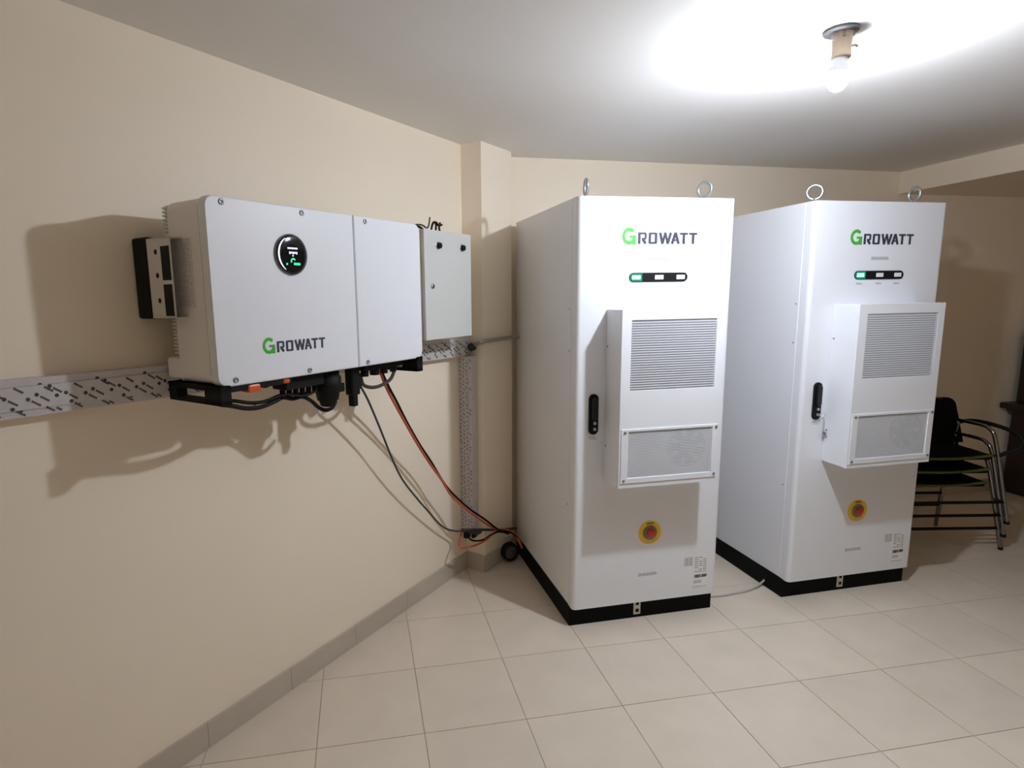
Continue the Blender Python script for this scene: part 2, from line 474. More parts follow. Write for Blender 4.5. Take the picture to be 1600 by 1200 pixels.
# ------------------------------------------------------------------ battery cabinet
CW, CD, CH_, ZB = 0.7815, 0.9562, 2.069, 0.1016
def make_cabinet(loc, rot, label):
    root = thing('battery_cabinet', label, 'cabinet', loc, rot, 'battery cabinets')
    fz = lambda a, b, t: (a, b, t)
    # plinth
    mb = MB(); mb.box(-0.003, CW + 0.002, 0.036, CD - 0.02, 0, ZB + 0.002)
    base = mb.build('base_plinth', M['black'], root)
    mb = MB(); mb.bbox(0.344, 0.382, 0.030, 0.036, 0.018, ZB - 0.003, 0.002, 1)
    br = mb.build('anchor_bracket', M['galv'], base)
    mb = MB()
    for z in (0.040, 0.078): mb.bbox(0.354, 0.372, 0.0285, 0.031, z - 0.009, z + 0.009, 0.001, 1)
    mb.build('bolt_hole', M['dark_hole'], base)
    # body
    mb = MB(); mb.bbox(0, CW, 0.062, CD, ZB, CH_, 0.004, 1)
    body = mb.build('body', M['white'], root)
    mb = MB(); mb.box(0.006, CW - 0.006, 0.050, 0.066, ZB + 0.006, CH_ - 0.006)
    mb.build('door_gasket', M['seam'], body)
    for z in (1.573, 1.376, 0.62):
        mb = MB(); mb.cyl((-0.002, 0.082, z), (0.001, 0.082, z), 0.004, 10); mb.build('screw', M['screw'], body)
    # door with rounded upright edges
    r = 0.020; pl = [(0, 0.0595)]
    for k in range(7):
        a = math.pi + k / 6 * math.pi / 2; pl.append((r + r * math.cos(a), r + r * math.sin(a)))
    for k in range(7):
        a = 1.5 * math.pi + k / 6 * math.pi / 2; pl.append((CW - r + r * math.cos(a), r + r * math.sin(a)))
    pl.append((CW, 0.0595))
    mb = MB(); mb.prism(pl, fz, ZB, CH_ - 0.001)
    door = mb.build('door', M['white'], root)
    add_logo(door, 0.212, 1.861, 0.376, 0.0)
    print_strip('model_print', M['pale_print'], door, 0.345, 0.449, 1.783, 1.803, 0.0, 11)
    print_strip('model_print', M['pale_print'], door, 0.345, 0.447, 0.238, 0.258, 0.0, 11)
    # indicator bar
    u0, u1, zc, hh = 0.252, 0.546, 1.711, 0.021
    mb = MB(); mb.prism(rrect(u0, u1, zc - hh, zc + hh, hh, 8), lambda a, b, t: (a, t, b), 0.001, -0.004, 0.0015)
    mb.build('status_bar', M['black_plastic'], door)
    mb = MB(); mb.prism(rrect(u0 + 0.003, u0 + 0.064, zc - hh + 0.003, zc + hh - 0.003, hh - 0.0035, 8, (1, 0, 0, 1)), lambda a, b, t: (a, t, b), -0.003, -0.0044)
    g = mb.build('status_light_glow', M['led_glow'], door); g['label'] = 'painted green glow of the lit window on the indicator bar end'  # emissive pad stands in for LED light scattered inside the bar
    for k, uc in enumerate((0.2865, 0.401, 0.510)):
        mb = MB(); mb.bbox(uc - 0.0215, uc + 0.0215, -0.0052, -0.003, zc - 0.010, zc + 0.010, 0.0015, 1)
        lo = mb.build('status_light', M['led_green'] if k == 0 else M['led_off'], door)
        lo['label'] = 'lit green indicator window' if k == 0 else 'unlit white indicator window'
        print_strip('light_caption', M['pale_print'], door, uc - 0.018, uc + 0.018, zc - 0.047, zc - 0.037, 0.0, 6)
    # swing handle
    mb = MB(); mb.prism(rrect(0.066, 0.113, 0.985, 1.178, 0.0234, 8), lambda a, b, t: (a, t, b), 0.001, -0.010, 0.003)
    hp = mb.build('handle', M['black_plastic'], door)
    mb = MB(); mb.prism(rrect(0.074, 0.105, 1.055, 1.166, 0.0150, 6), lambda a, b, t: (a, t, b), -0.008, -0.022, 0.004)
    mb.build('handle_lever', M['gloss_black'], door)
    for z in (1.040, 1.012):
        mb = MB(); mb.cyl((0.093, -0.008, z), (0.093, -0.016, z), 0.0075, 12); mb.build('lock_cylinder', M['zinc'], door)
    print_strip('handle_print', M['mid_print'], door, 0.068, 0.112, 0.958, 0.976, 0.0, 5, rows=2)
    # emergency stop
    cu, cz = 0.4, 0.468
    mb = MB(); mb.prism(circle(cu, cz, 0.060, 32), lambda a, b, t: (a, t, b), 0.001, -0.003)
    mb.build('emergency_plate', M['yellow'], door)['label'] = 'yellow round emergency plate'
    print_strip('emergency_print', M['ink'], door, cu - 0.020, cu + 0.020, cz + 0.043, cz + 0.053, -0.003, 7)
    print_strip('emergency_print', M['side_print'], door, cu - 0.022, cu + 0.022, cz - 0.052, cz - 0.043, -0.003, 7)
    mb = MB(); mb.lathe([(0.037, 0.002), (0.037, 0.006), (0.032, 0.009), (0.018, 0.010)], (cu, 0, cz), 24, 'y')
    mb.build('emergency_collar', M['estop_grey'], door)
    mb = MB(); mb.lathe([(0.014, 0.008), (0.014, 0.010), (0.020, 0.012), (0.022, 0.015), (0.020, 0.019), (0.010, 0.021), (0.001, 0.0215)], (cu, 0, cz), 24, 'y')
    mb.build('emergency_button', M['red'], door)['label'] = 'red mushroom stop button'
    # rating label, lower right
    mb = MB(); mb.box(0.650, 0.732, -0.0008, 0.001, 0.140, 0.316)
    mb.build('rating_label', M['sticker'], door)
    mb = MB(); mb.box(0.596, 0.648, -0.0008, 0.001, 0.266, 0.314); mb.build('rating_label', M['side_sticker'], door)
    print_strip('label_print', M['mid_print'], door, 0.600, 0.645, 0.268, 0.312, -0.0008, 2, rows=5)
    print_strip('label_print', M['mid_print'], door, 0.655, 0.726, 0.226, 0.312, -0.0008, 3, rows=8)
    mb = MB()
    rr = random.Random(3)
    for a0, a1 in ((0.658, 0.690), (0.698, 0.726)):
        x = a0
        while x < a1:
            w = rr.choice((0.003, 0.005, 0.007)); mb.box(x, x + w, -0.0013, -0.0006, 0.196 + rr.random() * 0.004, 0.214); x += w + 0.0015
    mb.build('label_barcode', M['ink'], door)
    print_strip('label_print', M['ink'], door, 0.656, 0.700, 0.168, 0.184, -0.0008, 3, rows=2)
    print_strip('label_print', M['pale_print'], door, 0.654, 0.728, 0.146, 0.152, -0.0008, 12)
    # cooling unit on the door
    a0, a1, z0, z1, dp = 0.147, 0.644, 0.764, 1.570, 0.156
    U0, U1, UZ0, UZ1 = 0.193, 0.607, 1.210, 1.524
    L0, L1, LZ0, LZ1 = 0.190, 0.608, 0.810, 1.026
    mb = MB(); mb.bbox(a0, a1, -dp + 0.014, 0.0005, z0, z1, 0.003, 1)
    rr_ = [(a0, a1, UZ1, z1), (a0, a1, LZ1, UZ0), (a0, a1, z0, LZ0), (a0, U0, UZ0, UZ1), (U1, a1, UZ0, UZ1), (a0, L0, LZ0, LZ1), (L1, a1, LZ0, LZ1)]
    for x0_, x1_, q0, q1 in rr_: mb.box(x0_, x1_, -dp, -dp + 0.016, q0, q1)
    unit = mb.build('cooling_unit', M['white'], root)
    mb = MB(); mb.box(U0, U1, -dp + 0.0125, -dp + 0.0135, UZ0, UZ1); mb.build('grille_backing', M['recess'], unit)
    mb = MB(); mb.box(L0, L1, -dp + 0.0125, -dp + 0.0135, LZ0, LZ1); mb.build('grille_backing', M['recess_pale'], unit)
    def grille(x0_, x1_, q0, q1, ph, wh, pv, wv):
        g_ = MB(); n = int(round((q1 - q0) / ph)); 
        for k in range(n + 1):
            z = q0 + (q1 - q0) * k / n; g_.box(x0_, x1_, -dp + 0.0015, -dp + 0.0035, z - wh / 2, z + wh / 2)
        n = int(round((x1_ - x0_) / pv))
        for k in range(n + 1):
            x = x0_ + (x1_ - x0_) * k / n; g_.box(x - wv / 2, x + wv / 2, -dp + 0.002, -dp + 0.003, q0, q1)
        return stuff(g_.build('mesh_grille', M['white'], unit))
    grille(U0, U1, UZ0, UZ1, 0.0108, 0.0034, 0.0062, 0.0016)
    grille(L0, L1, LZ0, LZ1, 0.0072, 0.0029, 0.0062, 0.0016)
    # fan behind the lower grille
    mb = MB(); c = (0.490, 0, 0.936)
    mb.lathe([(0.046, dp - 0.0122), (0.046, dp - 0.0085), (0.001, dp - 0.0085)], c, 20, 'y')
    for k in range(7):
        a = 2 * math.pi * k / 7
        pts = [(c[0] + math.cos(a + da) * r_, c[2] + math.sin(a + da) * r_) for da, r_ in ((0, 0.040), (0.15, 0.088), (0.80, 0.088), (0.78, 0.040))]
        mb.prism(pts, lambda x, z, t: (x, t, z), -dp + 0.0122, -dp + 0.0095)
    mb.torus((c[0], -dp + 0.0105, c[2]), 0.092, 0.003, (0, 1, 0), seg=32, rs=6)
    mb.build('fan', M['fan'], unit)
    # lower grille frame
    mb = MB()
    for x0_, x1_, q0, q1 in ((0.155, 0.638, LZ1, 1.038), (0.155, 0.638, 0.786, LZ0), (0.155, L0, LZ0, LZ1), (L1, 0.638, LZ0, LZ1)):
        mb.bbox(x0_, x1_, -dp - 0.004, -dp + 0.001, q0, q1, 0.0012, 1)
    mb.build('grille_frame', M['white'], unit)
    for u, z in ((0.172, 1.022), (0.626, 1.024), (0.171, 0.799), (0.625, 0.801)):
        mb = MB(); mb.cyl((u, -dp - 0.0035, z), (u, -dp - 0.0065, z), 0.0062, 10); mb.build('screw', M['screw'], unit)
    for z in (1.400, 0.93):
        mb = MB(); mb.cyl((a0 + 0.0005, -0.018, z), (a0 - 0.002, -0.018, z), 0.005, 10); mb.build('screw', M['screw'], unit)
    return root
cabA = make_cabinet((0.8175, 2.6130, 0), 0.0866, 'white battery cabinet nearest the left wall, orange and black cables at its back foot')
def copy_tree(o, parent=None):
    c = o.copy(); col.objects.link(c)
    if parent: c.parent = parent
    for ch in list(o.children): copy_tree(ch, c)
    return c
cabB = copy_tree(cabA)
cabB.location = (2.0319, 2.7268, 0); cabB.rotation_euler = (0, 0, 0.09355)
cabB['label'] = 'white battery cabinet on the right with keys hanging at its handle, beside the stacked chairs'
def lifting_eye(root, u, v, ang):
    """ring bolt standing on the roof panel, its ring turned by ang about its shank"""
    mb = MB((u, v, CH_))
    mb.lathe([(0.015, CH_ - 0.001), (0.015, CH_ + 0.008), (0.009, CH_ + 0.012), (0.008, CH_ + 0.024)], (u, v, 0), 16)
    mb.torus((u, v, CH_ + 0.054), 0.034, 0.0075, (math.cos(ang), math.sin(ang), 0), seg=28, rs=10)
    o = mb.build('lifting_eye', M['zinc'], root); o.location = (u, v, CH_); return o
lifting_eye(cabA, 0.078, 0.10, -0.20)
lifting_eye(cabA, 0.682, 0.10, 0.45)
lifting_eye(cabB, 0.078, 0.10, 0.84)
lifting_eye(cabB, 0.682, 0.10, -0.08)

# keys hanging at the right cabinet's lock
def cab_pt(root, u, v, z):
    a = root.rotation_euler.z; l = root.location
    return Vector((l.x + u * math.cos(a) - v * math.sin(a), l.y + u * math.sin(a) + v * math.cos(a), z))
kr = thing('key_bunch', 'small bunch of keys on a pale strap hanging from the right cabinet handle', 'keys', cab_pt(cabB, 0.113, -0.022, 1.012), 0.09355)
mb = MB(); mb.torus((0, 0.001, -0.002), 0.012, 0.0014, (0.3, 1, 0), seg=20, rs=6); mb.build('key_ring', M['zinc'], kr)
mb = MB(); mb.box(-0.024, -0.010, -0.0002, 0.0018, -0.004, 0.004); mb.build('lock_key', M['zinc'], kr)
mb = MB()
path = smooth_path([(0.004, 0, -0.012), (0.010, -0.001, -0.030), (0.011, -0.001, -0.055), (0.010, 0, -0.085), (0.014, 0, -0.105)], 5)
for i in range(len(path) - 1):
    p, q = path[i], path[i + 1]
    mb.add([p + Vector((-0.005, 0, 0)), p + Vector((0.005, 0, 0)), q + Vector((0.005, 0, 0)), q + Vector((-0.005, 0, 0)), p + Vector((-0.005, 0.0015, 0)), p + Vector((0.005, 0.0015, 0)), q + Vector((0.005, 0.0015, 0)), q + Vector((-0.005, 0.0015, 0))],
           [(0, 1, 2, 3), (7, 6, 5, 4), (0, 4, 5, 1), (1, 5, 6, 2), (2, 6, 7, 3), (3, 7, 4, 0)])
mb.build('key_strap', M['strap'], kr)
for dx, dz, tilt in ((0.014, -0.094, 0.25), (0.022, -0.100, 0.55)):
    mb = MB()
    c_, s_ = math.cos(tilt), math.sin(tilt)
    R2 = lambda a, b: (dx + a * c_ - b * s_, dz + a * s_ + b * c_)
    mb.prism([R2(a, b) for a, b in circle(0, 0, 0.008, 14)], lambda a, b, t: (a, t, b), 0.0005, -0.0013)
    mb.prism([R2(a, b) for a, b in ((-0.002, -0.030), (0.002, -0.030), (0.0035, -0.025), (0.002, -0.021), (0.0035, -0.016), (0.002, -0.013), (0.002, -0.007), (-0.002, -0.007))], lambda a, b, t: (a, t, b), 0.0005, -0.0013)
    mb.build('key', M['screw'], kr)

# ------------------------------------------------------------------ inverter on the left wall
S0, S1, IZ0, IZ1 = 1.022, 2.004, 1.379, 1.938
IO = 0.332
io = (S0, 0.0115, IZ0)
inv = thing('inverter', 'wide white wall-mounted inverter with round black display, above a printed duct', 'inverter', W(S0 * 0.994, 0.0, 1.639 + (IZ0 - 1.639) * 0.994), WTH)
fy = lambda a, b, t: (a, t, b)
mb = MB(io)
mb.prism(rrect(S0 + 0.002, S1 - 0.002, IZ0 + 0.006, IZ1 - 0.004, 0.030), fy, -0.133, -0.292)
mb.bbox(S0 + 0.001, S1 - 0.001, -0.150, -0.056, IZ0 + 0.014, 1.462, 0.010, 2)
shell = mb.build('shell', M['inv_side'], inv)
mb = MB(io); mb.prism(rrect(S0 + 0.004, S1 - 0.004, IZ0 + 0.003, IZ1 - 0.003, 0.030), fy, -0.291, -0.298)
mb.build('cover_gasket', M['seam'], inv)
SM = 1.6145
mb = MB(io); mb.prism(rrect(S0, SM - 0.002, IZ0, IZ1, 0.030, 8, (1, 0, 0, 1)), fy, -0.297, -IO, 0.006)
coverL = mb.build('front_cover', M['inv_white'], inv)
mb = MB(io); mb.prism(rrect(SM + 0.002, S1, IZ0, IZ1, 0.030, 8, (0, 1, 1, 0)), fy, -0.297, -IO, 0.006)
coverR = mb.build('front_cover', M['inv_white'], inv)
for s, z in ((1.075, 1.921), (1.374, 1.920), (1.676, 1.920), (1.080, 1.398), (1.371, 1.396), (1.662, 1.394)):
    cv = coverL if s < SM else coverR
    mb = MB(io); mb.lathe([(0.0095, IO - 0.001), (0.0095, IO + 0.0015), (0.0075, IO + 0.003), (0.0045, IO + 0.003), (0.004, IO + 0.001), (0.0005, IO + 0.001)], (s, 0, z), 16, 'y'); mb.build('screw', M['screw'], cv)
add_logo(coverL, 1.184, 1.468, 0.264, -IO, io)
# display
dc = (1.318, 1.782)
mb = MB(io); mb.lathe([(0.066, IO - 0.001), (0.066, IO + 0.005), (0.063, IO + 0.007), (0.060, IO + 0.006)], (dc[0], 0, dc[1]), 40, 'y'); mb.build('display_bezel', M['grey_plastic'], inv)
mb = MB(io); mb.lathe([(0.0635, IO + 0.002), (0.0635, IO + 0.0075), (0.055, IO + 0.0095), (0.030, IO + 0.010), (0.001, IO + 0.010)], (dc[0], 0, dc[1]), 40, 'y')
disp = mb.build('display', M['gloss_black'], inv)
mb = MB(io)
for k in range(16):
    a = math.radians(118 + k * 7.5); b = math.radians(118 + (k + 1) * 7.5); wd = 0.004 * math.sin(math.pi * (k + 0.5) / 16) + 0.0015
    mb.prism([(dc[0] + r_ * math.cos(t_), dc[1] + r_ * math.sin(t_)) for r_, t_ in ((0.058 - wd, a), (0.058, a), (0.058, b), (0.058 - wd, b))][::-1], fy, -IO - 0.008, -IO - 0.0108)
mb.build('display_white_arc', M['screen_white'], disp)  # white emissive crescent along the left rim of the display
mb = MB(io)
for k in range(7): mb.box(dc[0] - 0.020 + k * 0.006, dc[0] - 0.0155 + k * 0.006, -IO - 0.0108, -IO - 0.0095, dc[1] + 0.017, dc[1] + 0.0225)
for k in range(5): mb.box(dc[0] - 0.014 + k * 0.007, dc[0] - 0.009 + k * 0.007, -IO - 0.0108, -IO - 0.0095, dc[1] + 0.001 + (k % 2) * 0.002, dc[1] + 0.009)
mb.box(dc[0] - 0.002, dc[0] + 0.003, -IO - 0.0108, -IO - 0.0095, dc[1] - 0.006, dc[1] - 0.002)
mb.build('display_text', M['screen_white'], disp)
mb = MB(io)
for k in range(8):
    a = math.radians(30 + k * 22); b = math.radians(30 + (k + 1) * 22)
    mb.prism([(dc[0] + 0.001 + r_ * math.cos(t_), dc[1] - 0.022 + r_ * math.sin(t_)) for r_, t_ in ((0.006, a), (0.011, a), (0.011, b), (0.006, b))], fy, -IO - 0.0095, -IO - 0.0108)
for k in range(4): mb.box(dc[0] + 0.003 + k * 0.0068, dc[0] + 0.0085 + k * 0.0068, -IO - 0.0108, -IO - 0.0095, dc[1] - 0.034, dc[1] - 0.026)
mb.box(dc[0] - 0.028, dc[0] - 0.022, -IO - 0.0108, -IO - 0.0095, dc[1] - 0.034, dc[1] - 0.028)
mb.build('display_icon', M['screen_green'], disp)
# data label on the left side
mb = MB(io); mb.box(S0 - 0.0006, S0 + 0.006, -0.246, -0.158, 1.618, 1.822); lab = mb.build('data_label', M['side_sticker'], shell)
mb = MB(io); rr = random.Random(5)
for k in range(30):
    z = 1.816 - k * 0.0066
    if k % 9 == 8: mb.box(S0 - 0.0010, S0, -0.240, -0.164, z, z + 0.0012); continue
    y = -0.240
    while y < -0.166:
        w = rr.choice((0.006, 0.010, 0.016)); e = min(y + w, -0.164)
        if rr.random() < 0.78: mb.box(S0 - 0.0010, S0, y, e, z, z + 0.0030)
        y = e + 0.003
mb.build('data_print', M['side_print'], shell)
# heat sink fins between shell and wall
mb = MB(io); mb.box(S0 + 0.011, S1 - 0.05, -0.134, -0.108, 1.47, 1.925)
for k in range(40):
    z = 1.474 + k * 0.0113; mb.box(S0 + 0.004, S1 - 0.02, -0.134, -0.104, z, z + 0.006)
stuff(mb.build('heat_sink_fins', M['galv'], inv))
# mounting bracket at the left end
mb = MB(io); mb.bbox(0.982, 1.045, -0.078, 0.010, 1.584, 1.833, 0.008, 2); mb.build('bracket_block', M['black_plastic'], inv)
mb = MB(io)
mb.box(0.984, 0.988, -0.200, -0.074, 1.586, 1.826); mb.box(0.984, S0 + 0.03, -0.200, -0.10, 1.822, 1.827); mb.box(0.984, S0 + 0.03, -0.200, -0.10, 1.586, 1.590)
brk = mb.build('mounting_bracket', M['galv'], inv)
for z in (1.785, 1.715, 1.640):
    mb = MB(io); mb.cyl((0.9842, -0.122, z), (0.9832, -0.122, z), 0.008, 12); mb.build('bolt_hole', M['dark_hole'], brk)
for z0_, z1_ in ((1.70, 1.80), (1.594, 1.688)):
    mb = MB(io); mb.box(0.9832, 0.9845, -0.196, -0.150, z0_, z1_); mb.build('bracket_slot', M['dark_hole'], brk)
# feet
def foot(s0_, s1_, y0, y1, z0_, z1_, sub):
    m = MB(io)
    m.box(s0_, s1_, y0, y1, z1_ - 0.016, z1_); m.box(s0_, s1_, y0, y1, z0_, z0_ + 0.014)
    m.box(s0_, s1_, y1 - 0.045, y1, z0_, z1_); m.box(s0_, s1_, y0, y0 + 0.085, z0_, z1_)
    m.box(s0_ + 0.004, s1_ - 0.004, y0 + 0.02, y1 - 0.02, z1_ - 0.016, z1_)
    return m.build('foot', M['black_plastic'], inv)
foot(1.018, 1.052, -0.345, -0.066, 1.326, IZ0 + 0.006, 0)
foot(1.962, 2.000, -0.335, -0.10, 1.322, IZ0 + 0.006, 0)
# sockets and glands underneath
mb = MB(io); mb.bbox(1.300, 1.475, -0.290, -0.215, 1.330, 1.386, 0.004, 1)
for k in range(6): mb.cyl((1.316 + k * 0.029, -0.250, 1.335), (1.316 + k * 0.029, -0.250, 1.300), 0.010, 10)
mb.build('connector_row', M['black_plastic'], inv)
mb = MB(io)
mb.lathe([(0.046, 1.385), (0.046, 1.352), (0.052, 1.350), (0.052, 1.300), (0.046, 1.296), (0.040, 1.262), (0.034, 1.258), (0.028, 1.240), (0.016, 1.236)], (1.524, -0.25, 0), 18)
mb.bbox(1.560, 1.596, -0.27, -0.235, 1.285, 1.318, 0.003, 1)
mb.build('cable_gland', M['black_plastic'], inv)
mb = MB(io); mb.bbox(1.630, 1.676, -0.275, -0.232, 1.262, 1.386, 0.005, 1); mb.bbox(1.639, 1.668, -0.268, -0.238, 1.216, 1.264, 0.004, 1); mb.bbox(1.672, 1.700, -0.262, -0.240, 1.28, 1.33, 0.004, 1)
mb.build('data_logger', M['black_plastic'], inv)
mb = MB(io); mb.bbox(1.690, 1.930, -0.290, -0.225, 1.352, 1.386, 0.004, 1)
for k, r_ in enumerate((0.016, 0.020, 0.016, 0.014)): mb.cyl((1.722 + k * 0.058, -0.255, 1.36), (1.722 + k * 0.058, -0.255, 1.326), r_, 12)
mb.build('gland_plate', M['black_plastic'], inv)
mb = MB(io); mb.bbox(1.050, 1.300, -0.324, -0.230, 1.360, 1.386, 0.003, 1); mb.bbox(1.190, 1.212, -0.318, -0.29, 1.356, 1.370, 0.003, 1); mb.build('switch_row', M['black_plastic'], inv)
mb = MB(io); mb.bbox(1.126, 1.172, -0.328, -0.285, 1.350, 1.376, 0.006, 2)
mb.build('switch_knob', M['orange_part'], inv)['label'] = 'orange switch knob'
mb = MB(io); mb.bbox(1.262, 1.290, -0.328, -0.30, 1.362, 1.376, 0.004, 1); mb.build('switch_knob', M['orange_part'], inv)['label'] = 'small orange switch knob'

inv.scale = (0.994, 0.994, 0.994)

# ------------------------------------------------------------------ printed ducts
def duct(name, label, loc, rot, length, width, depth, marks, lo, horizontal):
    root = thing(name, label, 'duct', loc, rot=rot, group='printed cable ducts')
    mb = MB()
    if horizontal: mb.box(0, length, -depth + 0.004, 0, -width / 2, width / 2); mb.box(0, length, -depth, -depth + 0.004, -width / 2 + 0.020, width / 2 - 0.020)
    else: mb.box(-width / 2, width / 2, -depth + 0.004, 0, 0, length); mb.box(-width / 2 + 0.020, width / 2 - 0.020, -depth, -depth + 0.004, 0, length)
    mb.build('channel', M['film'], root)
    mb = MB()
    for sg in (-1, 1):
        e = sg * (width / 2 - 0.020)
        if horizontal: mb.box(0, length, -depth + 0.0034, -depth + 0.005, e - 0.0007, e + 0.0007)
        else: mb.box(e - 0.0007, e + 0.0007, -depth + 0.0034, -depth + 0.005, 0, length)
    mb.build('lid_edge', M['duct_line'], root)
    mb = MB(); rnd = random.Random(len(name) + int(length * 100))
    if marks == 'large':
        nx = int(length / 0.036)
        for i in range(nx):
            for j in range(4):
                a = 0.02 + i * 0.036 + (j % 2) * 0.014 + rnd.uniform(-0.003, 0.003); b = (j - 1.5) * 0.029 + (0.012 if i % 2 else -0.010) + rnd.uniform(-0.002, 0.002)
                if abs(b) > width / 2 - 0.007: continue
                dd = -depth if abs(b) < width / 2 - 0.024 else -depth + 0.004
                ang = math.radians(-36); c_, s_ = math.cos(ang), math.sin(ang)
                if (i + j) % 4 != 3:
                    mb.prism([(a + x, b + z) for x, z in circle(0, 0, 0.0056, 9)], fy, dd, dd - 0.0004)
                if (i + 2 * j) % 4 != 1:
                    for k in range(5):
                        x0_ = 0.010 + k * 0.0052; pts = []
                        for x, z in ((x0_, -0.0030), (x0_ + 0.0043, -0.0030), (x0_ + 0.0043, 0.0030), (x0_, 0.0030)):
                            pts.append((a + x * c_ - z * s_, b + x * s_ + z * c_))
                        if max(abs(p[1]) for p in pts) < width / 2 - 0.002 and pts[1][0] < length:
                            mid = sum(p[1] for p in pts) / 4
                            dd = -depth if abs(mid) < width / 2 - 0.020 else -depth + 0.004
                            mb.prism(pts, fy, dd, dd - 0.0004)
    else:
        n1 = int(length / 0.024)
        for i in range(n1):
            for j in range(4):
                a = -width / 2 + 0.014 + j * 0.022 + rnd.uniform(-0.003, 0.003); b = 0.014 + i * 0.024 + (j % 2) * 0.014 + rnd.uniform(-0.004, 0.004)
                if a > width / 2 - 0.008 or b > length - 0.012: continue
                ang = math.radians(rnd.choice((-58, -52, -64))); ln = rnd.choice((0.010, 0.014, 0.018)); c_, s_ = math.cos(ang), math.sin(ang)
                dd = -depth if abs(a) < width / 2 - 0.024 else -depth + 0.004
                if rnd.random() < 0.3: pts = [(a + x, b + z) for x, z in circle(0, 0, 0.0040, 7)]
                else: pts = [(a + x * c_ - z * s_, b + x * s_ + z * c_) for x, z in ((-ln / 2, -0.0021), (ln / 2, -0.0021), (ln / 2, 0.0021), (-ln / 2, 0.0021))]
                if max(abs(p[0]) for p in pts) > width / 2 - 0.001: continue
                mb.prism(pts, fy, dd, dd - 0.0004)
    stuff(mb.build('printed_marks', M['film_ink'], root))
    return root
duct('cable_duct', 'long horizontal white duct in dark-printed film running along the left wall behind the inverter', W(-0.30, 0.0005, 1.400), (0, 0.0143, WTH), 3.116, 0.103, 0.050, 'large', 0, True)
duct('cable_duct', 'short upright white duct in dark-printed film in the corner by the column', W(2.8165, 0.045, 0.268), (0, 0, WTH - math.pi / 2), 1.034, 0.088, 0.062, 'small', 0, False)
mb = MB((2.80, 0, 0))
jr = thing('conduit_elbow', 'small dark conduit fitting at the right end of the horizontal duct', 'fitting', W(2.80, 0.05, 1.352), WTH)
mb = MB((2.80, -0.05, 1.352)); mb.cyl((2.776, -0.072, 1.352), (2.812, -0.072, 1.352), 0.020, 14); mb.cyl((2.798, -0.072, 1.352), (2.806, -0.090, 1.358), 0.014, 12); mb.build('gland_nut', M['cable_grey'], jr)
mb = MB((2.80, -0.05, 1.352)); mb.torus((2.786, -0.072, 1.352), 0.0195, 0.004, (1, 0, 0), seg=16, rs=6); mb.build('gland_ring', M['black_plastic'], jr)

# ------------------------------------------------------------------ grey distribution box
bx0, bx1, bz0, bz1, bd = 2.205, 2.599, 1.433, 1.948, 0.20
bo = (bx0, 0, bz0)
box = thing('distribution_box', 'light grey steel distribution box between the inverter and the column', 'electrical box', W(bx0, 0.002, bz0), WTH)
mb = MB(bo); mb.bbox(bx0, bx1, -bd + 0.022, 0.0, bz0, bz1, 0.004, 1); mb.build('body', M['box_grey'], box)
mb = MB(bo); mb.box(bx0 + 0.006, bx1 - 0.006, -bd + 0.024, -bd + 0.018, bz0 + 0.006, bz1 - 0.006); mb.build('door_gasket', M['seam'], box)
mb = MB(bo); mb.bbox(bx0, bx1, -bd, -bd + 0.019, bz0, bz1, 0.004, 2); bdoor = mb.build('door', M['box_grey'], box)
for s in (2.313, 2.515):
    z = 1.878
    mb = MB(bo); mb.lathe([(0.016, bd - 0.001), (0.016, bd + 0.004), (0.0135, bd + 0.006), (0.0135, bd + 0.016), (0.010, bd + 0.018), (0.001, bd + 0.018)], (s, 0, z), 18, 'y'); kn = mb.build('lamp_knob', M['black_plastic'], bdoor)
    mb = MB(bo); mb.lathe([(0.019, bd - 0.001), (0.019, bd + 0.002), (0.016, bd + 0.003)], (s, 0, z), 18, 'y'); mb.build('knob_ring', M['zinc'], bdoor)
mb = MB(bo); mb.lathe([(0.013, bd - 0.001), (0.013, bd + 0.003), (0.011, bd + 0.005), (0.001, bd + 0.005)], (2.262, 0, 1.688), 18, 'y'); mb.build('lock', M['zinc'], bdoor)
mb = MB(bo); mb.box(2.259, 2.266, -bd - 0.0056, -bd - 0.0045, 1.680, 1.696); mb.build('lock_slot', M['dark_hole'], bdoor)

# ------------------------------------------------------------------ cables
def cable(name, label, pts, r, m, group=None, seg=8, cat='cable'):
    p = smooth_path(pts, 6); o = Vector(p[0])
    mb = MB(o); mb.tube(p, r, seg); ob = mb.build(name, M[m]); ob.location = o
    return tag(ob, label, cat, group)
cable('power_cable', 'thick black cable sagging under the inverter from its left foot', [(-0.537, 1.829, 1.325), (-0.516, 1.868, 1.313), (-0.485, 1.92, 1.294), (-0.452, 1.974, 1.287), (-0.417, 2.031, 1.295), (-0.398, 2.068, 1.301), (-0.37, 2.102, 1.29), (-0.343, 2.133, 1.291), (-0.317, 2.164, 1.27), (-0.296, 2.188, 1.241), (-0.275, 2.213, 1.224), (-0.255, 2.252, 1.223), (-0.242, 2.282, 1.242)], 0.0075, 'cable_black')
cable('power_cable', 'upper black strand of the pair sagging under the inverter', [(-0.530, 1.835, 1.338), (-0.505, 1.885, 1.324), (-0.472, 1.938, 1.308), (-0.440, 1.992, 1.303), (-0.408, 2.045, 1.311), (-0.385, 2.080, 1.308), (-0.357, 2.117, 1.304), (-0.330, 2.148, 1.300)], 0.006, 'cable_black')
cable('signal_cable', 'thin black cable strung below the connector row of the inverter', [(-0.470, 1.955, 1.300), (-0.396, 2.04, 1.313), (-0.37, 2.071, 1.309), (-0.343, 2.103, 1.300), (-0.32, 2.129, 1.298), (-0.294, 2.16, 1.308)], 0.004, 'cable_black')
